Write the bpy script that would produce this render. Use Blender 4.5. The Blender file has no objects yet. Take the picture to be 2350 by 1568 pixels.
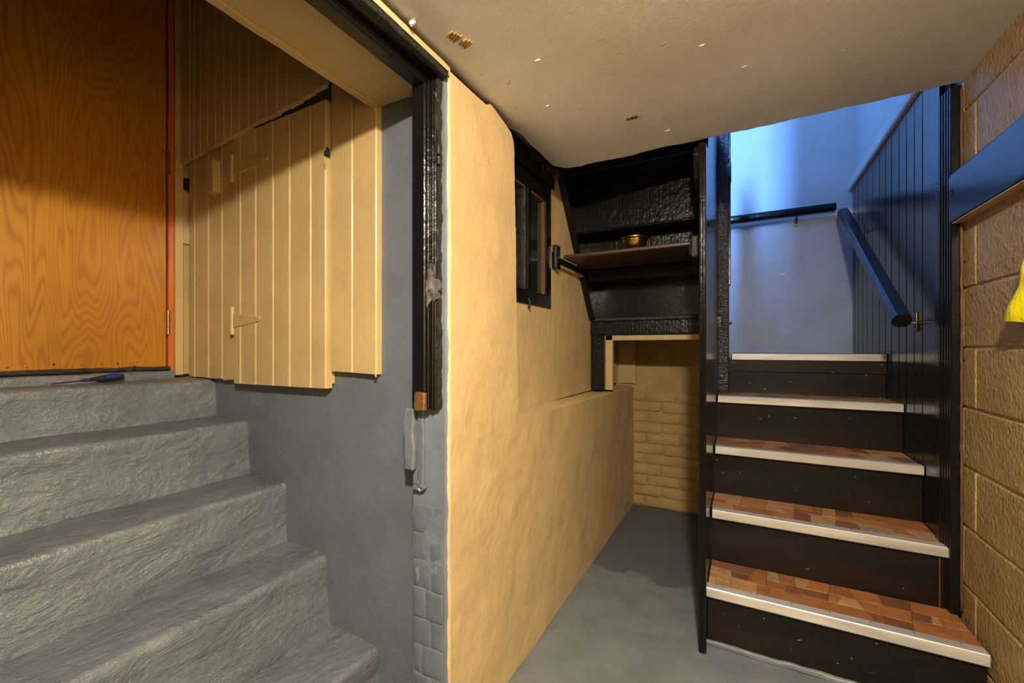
import bpy, bmesh, math, random
from mathutils import Vector, Matrix, noise
random.seed(7)
scene = bpy.context.scene
COL = scene.collection

# ------------------------------------------------------------------ camera
cam_d = bpy.data.cameras.new('camera')
cam_d.sensor_fit = 'HORIZONTAL'; cam_d.sensor_width = 36.0
cam_d.lens = 36.0 * 983.0 / 2350.0
cam_d.shift_y = 16.0 / 2350.0
cam_d.clip_start = 0.02
cam = bpy.data.objects.new('camera', cam_d); COL.objects.link(cam)
cam.location = (0, 0, 1.06)
cam.rotation_euler = (math.pi / 2, 0, math.atan(530.0 / 983.0))
scene.camera = cam

# ------------------------------------------------------------------ world, daylight, exposure
world = bpy.data.worlds.new('world'); scene.world = world
world.use_nodes = True
world.node_tree.nodes['Background'].inputs[0].default_value = (0.25, 0.4, 0.8, 1)
world.node_tree.nodes['Background'].inputs[1].default_value = 0.05
vs = scene.view_settings
vs.view_transform = 'Standard'; vs.look = 'None'; vs.gamma = 1.0; vs.use_curve_mapping = False
vs.exposure = 0.0

# daylight of the upstairs window, reaching the stairwell through the stair opening
ld = bpy.data.lights.new('upstairs_daylight', 'AREA')
ld.shape = 'RECTANGLE'; ld.size = 0.22; ld.size_y = 1.1
ld.energy = 215.0; ld.color = (0.16, 0.39, 1.0)
lo = bpy.data.objects.new('upstairs_daylight', ld); COL.objects.link(lo)
lo.location = (-0.47, 0.28, 2.95)
lo.rotation_euler = Vector((0.28, 2.2, -0.42)).to_track_quat('-Z', 'Y').to_euler()
LAMP = Vector((0.12, -0.12, 1.832)); LAMP_W = 124.0

# ------------------------------------------------------------------ mesh helpers
def empty(name, loc, label=None, cat=None, group=None, kind=None):
    o = bpy.data.objects.new(name, None); COL.objects.link(o)
    o.location = loc; o.empty_display_size = 0.05
    tag(o, label, cat, group, kind)
    return o

def tag(o, label=None, cat=None, group=None, kind=None):
    if label: o['label'] = label
    if cat: o['category'] = cat
    if group: o['group'] = group
    if kind: o['kind'] = kind
    return o

def world_loc(o):
    v = Vector(o.location)
    while o.parent:
        o = o.parent; v = v + Vector(o.location)
    return v

def link(name, bm, mat, parent=None, smooth=False):
    """bm holds world coordinates; the object's origin is put at the base centre of its bounds"""
    me = bpy.data.meshes.new(name)
    bmesh.ops.recalc_face_normals(bm, faces=bm.faces)
    xs = [v.co for v in bm.verts]
    c = Vector(((min(v.x for v in xs) + max(v.x for v in xs)) / 2,
                (min(v.y for v in xs) + max(v.y for v in xs)) / 2, min(v.z for v in xs)))
    bmesh.ops.translate(bm, verts=bm.verts, vec=-c)
    bm.to_mesh(me); bm.free()
    if smooth:
        for p in me.polygons: p.use_smooth = True
        try: me.set_sharp_from_angle(angle=math.radians(50))
        except Exception: pass
    if isinstance(mat, (list, tuple)):
        for m in mat: me.materials.append(m)
    else: me.materials.append(mat)
    o = bpy.data.objects.new(name, me); COL.objects.link(o)
    if parent:
        o.parent = parent; o.location = c - world_loc(parent)
    else: o.location = c
    return o

def bbox(bm, mn, mx):
    vs_ = [bm.verts.new((x, y, z)) for x in (mn[0], mx[0]) for y in (mn[1], mx[1]) for z in (mn[2], mx[2])]
    q = [(0,1,3,2),(4,6,7,5),(0,4,5,1),(2,3,7,6),(0,2,6,4),(1,5,7,3)]
    for f in q: bm.faces.new([vs_[i] for i in f])
    return vs_

def wob(bm, amp, sc, seed=0.0):
    for v in bm.verts:
        n = noise.noise_vector(v.co * sc + Vector((seed, seed * .7, seed * .3)))
        v.co += n * amp

def box(name, mn, mx, mat, parent=None, bev=0.0, seg=1, cuts=0, amp=0.0, sc=6.0, smooth=None):
    bm = bmesh.new()
    mn, mx = [min(a, b) for a, b in zip(mn, mx)], [max(a, b) for a, b in zip(mn, mx)]
    bbox(bm, mn, mx)
    if bev: bmesh.ops.bevel(bm, geom=bm.edges[:], offset=bev, segments=seg, affect='EDGES', profile=0.5)
    if cuts: sub(bm, cuts)
    if amp: wob(bm, amp, sc)
    return link(name, bm, mat, parent, smooth=bool(bev and seg > 1) if smooth is None else smooth)

def sub(bm, L):
    """split long edges until none is longer than L"""
    for _ in range(9):
        es = [e for e in bm.edges if e.calc_length() > L]
        if not es: break
        bmesh.ops.subdivide_edges(bm, edges=es, cuts=1, use_grid_fill=True)
    bmesh.ops.triangulate(bm, faces=[f for f in bm.faces if len(f.verts) > 4])

def prism(name, pts, axis, a, b, mat, parent=None, bev=0.0, smooth=False, cuts=0, amp=0, sc=6):
    """pts: polygon in the two other axes (in x,y,z order), extruded along axis from a to b"""
    bm = bmesh.new()
    def mk(p, t):
        c = list(p); c.insert(axis, t); return bm.verts.new(c)
    A = [mk(p, a) for p in pts]; B = [mk(p, b) for p in pts]
    n = len(pts)
    bm.faces.new(A); bm.faces.new(B[::-1])
    for i in range(n): bm.faces.new((A[i], B[i], B[(i+1) % n], A[(i+1) % n]))
    if bev: bmesh.ops.bevel(bm, geom=bm.edges[:], offset=bev, segments=1, affect='EDGES')
    if cuts: sub(bm, cuts)
    if amp: wob(bm, amp, sc)
    return link(name, bm, mat, parent, smooth)

def tube(name, pts, rad, mat, parent=None, n=10, smooth=True, flat=1.0):
    """round tube through points; rad is one radius or one per point"""
    bm = bmesh.new(); rings = []
    P = [Vector(p) for p in pts]
    if not isinstance(rad, (list, tuple)): rad = [rad] * len(P)
    for i, p in enumerate(P):
        d = (P[min(i+1, len(P)-1)] - P[max(i-1, 0)]).normalized()
        u = d.cross(Vector((0, 0, 1)))
        if u.length < 1e-4: u = Vector((1, 0, 0))
        u.normalize(); w = u.cross(d).normalized()
        rings.append([bm.verts.new(p + (u * math.cos(t) + w * math.sin(t) * flat) * rad[i])
                      for t in [2 * math.pi * (k + .5) / n for k in range(n)]])
    for a, b in zip(rings, rings[1:]):
        for k in range(n): bm.faces.new((a[k], a[(k+1) % n], b[(k+1) % n], b[k]))
    bm.faces.new(rings[0][::-1]); bm.faces.new(rings[-1])
    return link(name, bm, mat, parent, smooth)

def lathe(name, prof, c, mat, parent=None, n=32):
    bm = bmesh.new(); rings = []
    for r, z in prof:
        rings.append([bm.verts.new((c[0] + r * math.cos(2*math.pi*k/n), c[1] + r * math.sin(2*math.pi*k/n), c[2] + z)) for k in range(n)])
    for a, b in zip(rings, rings[1:]):
        for k in range(n): bm.faces.new((a[k], a[(k+1) % n], b[(k+1) % n], b[k]))
    bm.faces.new(rings[0]); bm.faces.new(rings[-1])
    return link(name, bm, mat, parent, True)

def grid_surf(name, fn, nu, nv, mat, parent=None, smooth=True, thick=None):
    bm = bmesh.new()
    V = [[bm.verts.new(fn(i / nu, j / nv)) for j in range(nv + 1)] for i in range(nu + 1)]
    for i in range(nu):
        for j in range(nv): bm.faces.new((V[i][j], V[i+1][j], V[i+1][j+1], V[i][j+1]))
    if thick:
        bmesh.ops.recalc_face_normals(bm, faces=bm.faces)
        bmesh.ops.solidify(bm, geom=bm.faces[:], thickness=thick)
    return link(name, bm, mat, parent, smooth)

# ------------------------------------------------------------------ materials
class NT:
    def __init__(s, name):
        s.m = bpy.data.materials.new(name); s.m.use_nodes = True
        s.t = s.m.node_tree; s.b = s.t.nodes['Principled BSDF']
        s.pos = s.n('ShaderNodeNewGeometry').outputs['Position']
    def n(s, kind, **kw):
        nd = s.t.nodes.new(kind)
        for k, v in kw.items(): setattr(nd, k, v)
        return nd
    def l(s, a, b): s.t.links.new(a, b)
    def mapped(s, scale=(1, 1, 1), rot=(0, 0, 0), src=None):
        m = s.n('ShaderNodeMapping'); m.inputs['Scale'].default_value = scale; m.inputs['Rotation'].default_value = rot
        s.l(src or s.pos, m.inputs['Vector']); return m.outputs[0]
    def noise(s, scale, detail=4, rough=.55, dist=0, vec=None):
        t = s.n('ShaderNodeTexNoise'); t.inputs['Scale'].default_value = scale
        t.inputs['Detail'].default_value = detail; t.inputs['Roughness'].default_value = rough
        t.inputs['Distortion'].default_value = dist
        s.l(vec or s.pos, t.inputs['Vector']); return t.outputs['Fac']
    def ramp(s, fac, stops):
        r = s.n('ShaderNodeValToRGB'); e = r.color_ramp.elements
        while len(e) < len(stops): e.new(0.5)
        for k, (p, c) in enumerate(stops):
            e[k].position = p; e[k].color = (c, c, c, 1) if isinstance(c, (int, float)) else (*c, 1)
        s.l(fac, r.inputs['Fac']); return r.outputs['Color']
    def mix(s, fac, a, b, mode='MIX'):
        m = s.n('ShaderNodeMix', data_type='RGBA', blend_type=mode)
        for sock, v in ((m.inputs[0], fac), (m.inputs[6], a), (m.inputs[7], b)):
            if isinstance(v, (int, float)): sock.default_value = v
            elif isinstance(v, tuple): sock.default_value = (*v, 1)
            else: s.l(v, sock)
        return m.outputs[2]
    def math(s, op, a, b=None, c=None):
        m = s.n('ShaderNodeMath', operation=op)
        for k, v in enumerate((a, b, c)):
            if v is None: continue
            if isinstance(v, (int, float)): m.inputs[k].default_value = v
            else: s.l(v, m.inputs[k])
        return m.outputs[0]
    def bump(s, h, strength, dist=0.01):
        b = s.n('ShaderNodeBump'); b.inputs['Strength'].default_value = strength; b.inputs['Distance'].default_value = dist
        s.l(h, b.inputs['Height'])
        if s.b.inputs['Normal'].is_linked: s.l(s.b.inputs['Normal'].links[0].from_socket, b.inputs['Normal'])
        s.l(b.outputs[0], s.b.inputs['Normal'])
    def set(s, color=None, rough=None, metal=None, coat=None, spec=None):
        for nm, v in (('Base Color', color), ('Roughness', rough), ('Metallic', metal), ('Coat Weight', coat), ('Specular IOR Level', spec)):
            if v is None: continue
            i = s.b.inputs[nm]
            if isinstance(v, tuple): i.default_value = (*v, 1)
            elif isinstance(v, (int, float)): i.default_value = v
            else: s.l(v, i)
        return s
    def axis(s, k):
        x = s.n('ShaderNodeSeparateXYZ'); s.l(s.pos, x.inputs[0]); return x.outputs[k]

CREAM = (0.575, 0.425, 0.208); GREY = (0.235, 0.255, 0.275)
def paint(name, col, rough=.5, fine=(160, .25), lump=(14, .35), var=.12, dirt=None, spec=.4):
    t = NT(name)
    v = t.noise(5, 5, .6)
    dark = tuple(c * (1 - var * 2.2) for c in col); light = tuple(min(1, c * (1 + var)) for c in col)
    c = t.ramp(v, [(.3, dark), (.55, col), (.8, light)])
    if dirt:
        n2 = t.noise(dirt[0], 6, .65)
        c = t.mix(t.ramp(n2, [(dirt[1], 0), (dirt[1] + .06, 1)]), c, dirt[2])
    t.set(c, rough, spec=spec)
    if fine: t.bump(t.noise(fine[0], 3, .6), fine[1], .003)
    if lump: t.bump(t.noise(lump[0], 4, .55), lump[1], .02)
    return t

m_cream = paint('cream_wall_paint', CREAM, .5, (120, .28), (11, .3), .06).m
m_cream_wood = paint('cream_wood_paint', (0.48, 0.352, 0.160), .38, None, None, .06)
_v = m_cream_wood.mapped((1, 1, .14))
m_cream_wood.bump(m_cream_wood.noise(90, 4, .6, vec=_v), .35, .004)
m_cream_wood.bump(m_cream_wood.noise(30, 3, .5), .2, .006)
m_cream_wood = m_cream_wood.m

# left wall: cream on the room side, blue-grey on the end of the wall in the opening
t = NT('wall_left_paint')
edge = t.math('ADD', t.axis(1), t.math('MULTIPLY', t.math('SUBTRACT', t.noise(9, 3), .5), .012))
msk = t.math('GREATER_THAN', edge, .885)
v5 = t.noise(4.5, 5, .6)
cc = t.ramp(v5, [(.3, tuple(c*.86 for c in CREAM)), (.55, CREAM), (.8, tuple(c*1.05 for c in CREAM))])
gg = t.ramp(t.noise(6, 5), [(.3, (.118, .136, .163)), (.7, (.16, .182, .214))])
t.set(t.mix(msk, gg, cc), .5, spec=.4)
t.bump(t.noise(130, 3, .6), .28, .003); t.bump(t.noise(11, 4), .35, .02)
m_wall_left = t.m

t = paint('grey_plaster_paint', (.122, .140, .163), .42, (120, .25), (9, .35), .08, spec=.45)
m_grey_wall = t.m
t = NT('grey_concrete_paint')
st = t.mapped((1.6, .75, 1.6))
v = t.noise(5, 6, .6)
t.set(t.ramp(v, [(.28, (.088, .099, .108)), (.5, (.122, .135, .146)), (.75, (.152, .166, .176))]),
      t.ramp(t.noise(14, 4), [(.3, .22), (.7, .42)]), spec=.6)
t.bump(t.noise(150, 3), .2, .003); t.bump(t.noise(9, 7, .65, .5, vec=st), .75, .022); t.bump(t.noise(42, 5, .65), .55, .010)
m_step = t.m
t = NT('grey_floor_paint')
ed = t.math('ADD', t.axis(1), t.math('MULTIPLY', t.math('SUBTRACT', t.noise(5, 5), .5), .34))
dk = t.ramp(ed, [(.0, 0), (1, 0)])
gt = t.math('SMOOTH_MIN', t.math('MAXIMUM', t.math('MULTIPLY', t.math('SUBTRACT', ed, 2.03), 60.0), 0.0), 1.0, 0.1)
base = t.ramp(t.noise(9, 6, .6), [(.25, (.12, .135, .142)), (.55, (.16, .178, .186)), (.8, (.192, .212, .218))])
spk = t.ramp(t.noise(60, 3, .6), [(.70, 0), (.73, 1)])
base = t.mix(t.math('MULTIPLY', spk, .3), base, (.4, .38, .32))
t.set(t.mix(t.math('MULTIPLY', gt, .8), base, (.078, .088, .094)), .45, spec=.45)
t.bump(t.noise(140, 3), .25, .003); t.bump(t.noise(24, 5), .3, .012)
m_floor = t.m
t = NT('ceiling_paint')
t.set(t.ramp(t.noise(2.2, 5), [(.3, (.66, .67, .70)), (.7, (.74, .75, .78))]), .45, spec=.4)
t.bump(t.noise(110, 3), .15, .003); t.bump(t.noise(5, 4, .5), .15, .02)
sp = t.ramp(t.noise(26, 2, .4), [(.74, 0), (.78, 1)]); t.bump(sp, .5, .006)
m_ceil = t.m
t = NT('shaded_block_paint')  # cream paint taken darker, putting the dim light on the blocks into the colour
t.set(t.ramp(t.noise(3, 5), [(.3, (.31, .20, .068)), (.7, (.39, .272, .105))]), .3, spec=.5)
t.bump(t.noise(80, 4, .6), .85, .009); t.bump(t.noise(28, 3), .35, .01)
m_block_shaded = t.m
t = paint('mortar_paint', (.46, .32, .13), .45, (70, .6), (20, .4), .06); m_mortar = t.m
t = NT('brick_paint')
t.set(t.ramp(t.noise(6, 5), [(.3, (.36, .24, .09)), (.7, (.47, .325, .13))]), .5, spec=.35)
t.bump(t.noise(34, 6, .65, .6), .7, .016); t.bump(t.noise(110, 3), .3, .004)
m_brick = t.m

def black(name, col=(.006, .0055, .005), rough=.2, comb=None, flecks=False, brown=None, lump=.25, spec=.35):
    t = NT(name); c = col
    if brown: c = t.ramp(t.noise(7, 6, .6, vec=t.mapped(brown[0])), [(.42, col), (.75, brown[1])])
    if flecks:
        f = t.ramp(t.noise(75, 3, .6, vec=t.mapped((.55, 1, 1))), [(.71, 0), (.73, 1)])
        c = t.mix(f, c if not isinstance(c, tuple) else c, (.35, .27, .18))
    t.set(c, rough, spec=spec)
    if comb:
        w = t.noise(comb[1], 3, .6, vec=t.mapped(comb[0])); t.bump(w, comb[2], .006)
    if lump: t.bump(t.noise(38, 4, .6), lump, .008)
    return t.m
m_black = black('black_gloss_paint', spec=.3)
m_black_plank = black('black_plank_paint', (.008, .008, .008), .13, ((14, 14, .25), 30, .08), lump=.04, spec=.42)
m_black_ribbed = black('black_ribbed_paint', (.006, .005, .004), .22, ((1, 1, .03), 130, .3), lump=.4, spec=.25)
m_black_cracked = black('black_cracked_paint', (.006, .0055, .005), .14, ((.2, 1, 1.6), 70, 1.0), lump=.8, spec=.28)
m_riser = black('dark_riser_paint', (.008, .006, .005), .32, None, True, ((.35, 1, 1.5), (.020, .010, .004)), .15, spec=.22)
m_black_board = black('black_board_paint', (.006, .007, .010), .2, lump=.05, spec=.3)
m_black_rough = black('black_rough_paint', (.02, .018, .015), .45, ((1, 1, .3), 60, .9), lump=.9)
m_void = NT('dark_void').set((.006, .005, .004), .9).m

t = NT('varnished_plywood')
a = t.noise(1.0, 2.5, .5, .35, vec=t.mapped((1, 5.6, .95)))
b2 = t.noise(26, 4, .6, vec=t.mapped((1, 1, .09)))
w = t.math('SINE', t.math('ADD', t.math('MULTIPLY', a, 210.0), t.math('MULTIPLY', b2, 2.0)))
w = t.math('MULTIPLY_ADD', w, .5, .5)
seam = t.math('GREATER_THAN', t.axis(1), .555)
g = t.ramp(w, [(.0, (.37, .140, .008)), (.35, (.43, .186, .011)), (1, (.47, .215, .014))])
big = t.ramp(t.noise(2.6, 4, .55), [(.3, (.74, .66, .58)), (.7, (1.06, 1.08, 1.06))])
g = t.mix(1.0, g, big, 'MULTIPLY')
g = t.mix(t.math('MULTIPLY', seam, .25), g, (.35, .118, .006))
t.set(g, .30, coat=.5, spec=.45); t.b.inputs['Coat Roughness'].default_value = .26
t.bump(t.noise(18, 3), .06, .01)
m_ply = t.m
t = NT('orange_varnished_wood'); t.set(t.ramp(t.noise(20, 4, vec=t.mapped((1, 1, .1))), [(.3, (.36, .075, .008)), (.7, (.55, .14, .015))]), .3, coat=.4); m_orange = t.m
t = NT('bare_brown_wood'); t.set(t.ramp(t.noise(40, 4, vec=t.mapped((1, 1, .1))), [(.3, (.03, .014, .006)), (.7, (.16, .07, .02))]), .5); t.bump(t.noise(60, 4), .5, .005); m_bare = t.m
t = NT('shelf_wood'); t.set(t.ramp(t.noise(25, 5, vec=t.mapped((.1, 1, 1))), [(.3, (.020, .012, .006)), (.7, (.075, .043, .017))]), .38); t.bump(t.noise(50, 4, vec=t.mapped((.15, 1, 1))), .3, .004); m_shelf = t.m
t = NT('brass'); t.set((.55, .36, .09), .22, 1.0); m_brass = t.m
t = NT('old_brass'); t.set((.32, .21, .06), .35, .9); t.bump(t.noise(120, 3), .3, .002); m_oldbrass = t.m
t = NT('worn_metal'); t.set((.16, .13, .10), .35, .9); t.bump(t.noise(90, 3), .3, .002); m_metal = t.m
t = NT('aluminium_nosing'); t.set(t.ramp(t.noise(9, 5, vec=t.mapped((.4, 3, 3))), [(.3, (.52, .48, .42)), (.65, (.74, .70, .63))]), .38, .55); m_alu = t.m
t = NT('cement_patch'); t.set(t.ramp(t.noise(40, 5), [(.3, (.035, .032, .028)), (.7, (.10, .093, .08))]), .7); t.bump(t.noise(60, 5), .9, .006); m_cement = t.m
t = NT('plastic_film'); t.set((.03, .028, .024), .12); t.bump(t.noise(45, 4, vec=t.mapped((1, .25, 1))), 1.0, .012); m_film = t.m
m_brushmark = NT('ochre_brush_mark').set((.36, .22, .06), .6).m
m_blue = NT('blue_plastic').set((.018, .03, .17), .3).m
m_blackrubber = NT('black_rubber').set((.012, .012, .013), .5).m
m_glass = NT('dark_window_glass'); m_glass.set((.010, .014, .009), .08, spec=.6); m_glass.bump(m_glass.noise(9, 3), .08, .02); m_glass = m_glass.m
t = NT('yellow_plastic'); t.set((.72, .66, .012), .3); t.b.inputs['Subsurface Weight'].default_value = 0.0; t.bump(t.noise(16, 4), .5, .02); m_yellow = t.m
m_white = paint('white_stairwell_paint', (.62, .63, .64), .5, (110, .15), (5, .2), .03).m
m_stair_grey = paint('blue_grey_stairwell_paint', (.27, .30, .34), .5, (110, .2), (5, .25), .07).m
m_trimwhite = paint('white_trim_paint', (.72, .72, .73), .35, (80, .2), (20, .3), .06).m
PAVE = []
for k, (d, l_) in enumerate([((.21, .075, .022), (.36, .15, .05)), ((.13, .05, .02), (.24, .10, .042)), ((.30, .15, .055), (.46, .26, .11)),
                            ((.22, .15, .065), (.36, .265, .125)), ((.27, .095, .026), (.42, .18, .06)), ((.10, .040, .016), (.19, .08, .032))]):
    t = NT('vinyl_stone_%s' % 'abcdef'[k]); t.set(t.ramp(t.noise(17, 6, .65), [(.32, d), (.68, l_)]), .42, spec=.4); PAVE.append(t.m)
m_grout = NT('vinyl_joint').set((.05, .028, .014), .5).m
t = NT('lamp_glow'); t.b.inputs['Emission Color'].default_value = (1.0, .88, .71, 1); t.b.inputs['Base Color'].default_value = (.8, .8, .8, 1)
t.b.inputs['Emission Strength'].default_value = LAMP_W / (math.pi * .0150); m_bulb = t.m
m_porcelain = NT('white_porcelain').set((.7, .68, .62), .25).m

XW = -.655      # room face of the left wall
XR = -.77       # recessed upper part of the left wall
XB = .615       # block wall face
YG = .92        # grey side wall of the concrete stair
ZC = 1.90       # ceiling
YE = 1.872      # back edge of the ceiling

# ------------------------------------------------------------------ setting: floor and ceiling
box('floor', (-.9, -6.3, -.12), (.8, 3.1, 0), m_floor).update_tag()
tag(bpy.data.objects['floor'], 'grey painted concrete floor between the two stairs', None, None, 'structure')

def zceil(x):      # the old ceiling sags towards the left wall
    z = 1.905 - (.615 - x) * .104
    if x < -.57: z += (-.57 - x) ** 2 * 2.2
    return z
def yedge(x): return 1.64 + (x + .66) * .186
def ceil_fn(u, v):
    x = -.90 + (.66 + .90) * v
    y = -6.25 + (yedge(x) + 6.25) * u
    x = -.71 + (.66 + .71) * v
    if y > 1.25: x = -.672 + (.66 + .672) * v + (.012 * noise.noise(Vector((y * 14, 5, 0))) if v < .01 else 0)
    z = zceil(x)
    z += .004 * noise.noise(Vector((x * 3, y * 3, 1)))
    if u > .992: y += .010 * noise.noise(Vector((x * 9, 3, 0))) + .007 * noise.noise(Vector((x * 31, 1, 0)))
    return (x, y, z)
ceiling = grid_surf('ceiling', ceil_fn, 200, 70, m_ceil)
tag(ceiling, 'off white plaster ceiling with a ragged back edge', None, None, 'structure')
box('floor_slab', (-.90, -6.25, ZC + .16), (.66, 1.63, ZC + .2), m_ceil, ceiling)
box('floor_slab', (-.90, 1.62, ZC + .15), (-.115, 1.876, ZC + .2), m_black, ceiling)  # slab extended here, unseen, to block daylight leaking past the ceiling edge
box('daylight_stop', (-.80, 1.860, ZC - .03), (-.115, 1.874, ZC + .16), m_black, ceiling)  # added to close the same gap against stairwell daylight
prism('edge_board', [(-.66, 1.622), (.66, 1.868), (.66, 1.856), (-.66, 1.610)], 2, ZC + .02, ZC + .2, m_trimwhite, ceiling)
box('back_board', (-.90, -6.25, ZC - .02), (-.80, 1.60, ZC + .18), m_void, ceiling)

# brush marks, a blob and flakes of paint on the ceiling
bm = bmesh.new()
random.seed(3)
for k in range(8):
    f = k / 7
    cx, cy = -.590 + .017 * f + random.uniform(-.002, .002), .795 + .052 * f
    L = random.uniform(.014, .024); wd = random.uniform(.0022, .0042)
    if k == 4: continue
    pts = []
    for s in range(7):
        q = s / 6 - .5; pts.append((cx + q * L * 1.3, cy - q * L * .25, wd * (1 - abs(q) * 1.4)))
    top = [bm.verts.new((x, y + w_, zceil(x) - .0026)) for x, y, w_ in pts]; bot = [bm.verts.new((x, y - w_, zceil(x) - .0026)) for x, y, w_ in pts]
    for s in range(6): bm.faces.new((top[s], top[s+1], bot[s+1], bot[s]))
r = bmesh.ops.extrude_face_region(bm, geom=bm.faces[:])
bmesh.ops.translate(bm, verts=[g_ for g_ in r['geom'] if isinstance(g_, bmesh.types.BMVert)], vec=(0, 0, .006))
link('brush_mark', bm, m_brushmark, ceiling)['label'] = 'ochre brush marks'
bm = bmesh.new()
for k in range(7):
    bbox(bm, (-.332 + k * .005, 1.395 + (k % 3) * .003, zceil(-.32) - .004), (-.329 + k * .005, 1.407 + (k % 2) * .006, zceil(-.32) + .004))
bbox(bm, (-.340, 1.407, zceil(-.32) - .003), (-.290, 1.410, zceil(-.32) + .004))
link('scuff_mark', bm, m_cement, ceiling)['label'] = 'dark scuff'
def blob(name, c, r, mat, parent, amp=.35, seed=1.0, sub_=2):
    bm = bmesh.new(); bmesh.ops.create_icosphere(bm, subdivisions=sub_, radius=1)
    for v in bm.verts:
        n = 1 + amp * noise.noise(v.co * 2.3 + Vector((seed, seed, 0)))
        v.co = Vector((c[0] + v.co.x * r[0] * n, c[1] + v.co.y * r[1] * n, c[2] + v.co.z * r[2] * n))
    return link(name, bm, mat, parent, True)
blob('plaster_blob', (-.640, .725, zceil(-.64) - .002), (.009, .006, .014), m_ceil, ceiling, .5, 3)
for k, (x, y) in enumerate([(-.56, 1.31), (-.10, 1.32), (.0, 1.5), (-.36, 1.66), (-.25, 1.74), (.25, 1.6), (-.2, .95), (.3, 1.2), (-.5, 1.1), (.1, 1.1)]):
    blob('plaster_flake', (x * .92, y * .9, zceil(x * .92)), (.006 + .002 * (k % 3), .0022, .002), m_ceil, ceiling, .8, k * 1.7, 1)

# ------------------------------------------------------------------ setting: left wall
wl = empty('wall_left', (XW, 1.8, 0), 'cream painted left wall with a recessed upper part', None, None, 'structure')
def front_face():
    pts = [(.875, -.01), (2.99, -.01), (2.99, .808), (1.30, .824), (1.255, .828), (1.244, .845), (1.243, 1.70), (1.236, 1.735), (1.215, 1.762), (1.18, 1.772), (1.08, 1.768), (1.06, 1.778), (.875, 1.776)]
    bm = bmesh.new()
    A = [bm.verts.new((XW, *p)) for p in pts]; B = [bm.verts.new((-.7695, *p)) for p in pts]
    bm.faces.new(A); bm.faces.new(B[::-1]); n = len(pts)
    for i in range(n): bm.faces.new((A[i], B[i], B[(i+1) % n], A[(i+1) % n]))
    bmesh.ops.bevel(bm, geom=[e for e in bm.edges if all(abs(v.co.x - XW) < 1e-5 for v in e.verts)], offset=.012, segments=3, affect='EDGES')
    bmesh.ops.triangulate(bm, faces=[f for f in bm.faces if len(f.verts) > 4])
    sub(bm, .05); wob(bm, .003, 7); wob(bm, .0012, 32)
    return link('wall_pier', bm, m_wall_left, wl, True)
front_face()
WY0, WY1, WZ0, WZ1 = 1.40, 1.787, 1.240, 1.79   # small window
for mn, mx in (((-.87, 1.235, .82), (XR, 2.99, WZ0)), ((-.87, WY1, WZ0), (XR, 2.99, WZ1)), ((-.87, 1.235, WZ1), (XR, 2.99, 1.97)), ((-.87, 1.235, WZ0), (XR, WY0, WZ1))):
    box('wall_panel', mn, mx, m_wall_left, wl, 0, cuts=.09, amp=.0015, sc=8)
box('wall_section', (-.87, -6.3, 0), (XW, -.07, 1.95), m_cream, wl, .01)
box('wall_section', (-.86, -.08, 1.79), (-.69, .88, 1.777), m_cream, wl)
# strip of wall over the black door head
box('wall_section', (-.70, -.08, 1.752), (XW, .885, 1.777), m_cream, wl, .002, cuts=.05, amp=.0015, sc=14)
box('wall_backing', (-1.0, 1.2, 0), (-.87, 3.4, 2.0), m_void, wl)

# grey scar of plaster on the end of the wall, below the black frame
box('plaster_strip', (-.786, .858, .74), (-.755, .915, .905), m_grey_wall, wl, .004, cuts=.02, amp=.004, sc=30)
box('plaster_strip', (-.748, .866, .70), (-.728, .880, .905), m_grey_wall, wl, .003, cuts=.02, amp=.004, sc=30)
blob('plaster_lump', (-.742, .870, .698), (.020, .009, .012), m_grey_wall, wl, .9, 5, 3)
blob('plaster_lump', (-.752, .872, .46), (.006, .006, .03), m_grey_wall, wl, .8, 7, 2)
# brick pattern of the wall end showing under the grey paint
zz = -.005; random.seed(21)
for k in range(9):
    h = .074 + random.uniform(-.006, .006)
    off = (-.730 if k % 2 else -.700) + random.uniform(-.012, .012)
    for a, b in ((-.7665, off - .0015), (off + .0015, -.672)):
        d = random.uniform(-.0006, .0008)
        box('brick', (a, .8735 + d, zz), (b, .888, zz + h - .001), m_grey_wall, wl, .0022, 2, cuts=.018, amp=.0026, sc=24)
    zz += h

# ------------------------------------------------------------------ setting: right wall of painted blocks
wr = empty('wall_right', (XB, 1.3, 0), 'cream painted concrete block wall beside the wooden stair, its dim light darkened into the colour', None, None, 'structure')
box('wall_section', (XB, -6.3, 0), (.80, .62, 1.97), m_cream, wr)
box('mortar_bed', (XB + .006, .6, 0), (.80, 1.93, 1.97), m_mortar, wr)
CH = .1865; z0 = .875 - CH * 5 + .0
k = 0; z = z0
while z < 1.95:
    end = 1.925 + .012 * math.sin(k * 2.1)
    j = 1.795 if k % 2 else 1.878
    ys = [end, j, j - .40, j - .80, j - 1.20]
    if k % 2 == 0: ys = [end, 1.872, 1.46, 1.06, .66]
    else: ys = [end, 1.79, 1.38, .98, .60]
    for a, b in zip(ys, ys[1:]):
        lo_ = max(z + .004, 0.0); hi_ = min(z + CH - .004, 1.96)
        if hi_ - lo_ < .01 or a - b < .01: continue
        box('block', (XB, max(b, .6) + .004, lo_), (XB + .05, a - .004, hi_), m_block_shaded, wr, .004, 1, cuts=.08, amp=.0018, sc=13)
    z += CH; k += 1
# broken edge and filler beside the end post
for k in range(14):
    zc = .25 + k * .12
    blob('mortar_lump', (XB + .002, 1.918 + .008 * math.sin(k * 3.3), zc), (.010, .012, .05), m_mortar if k % 4 else m_cement, wr, .9, k * 2.2, 2)
for zc in (1.02, 1.33): box('mortar_gap', (XB - .002, 1.86, zc), (XB + .004, 1.925, zc + .006), m_void, wr)

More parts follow.
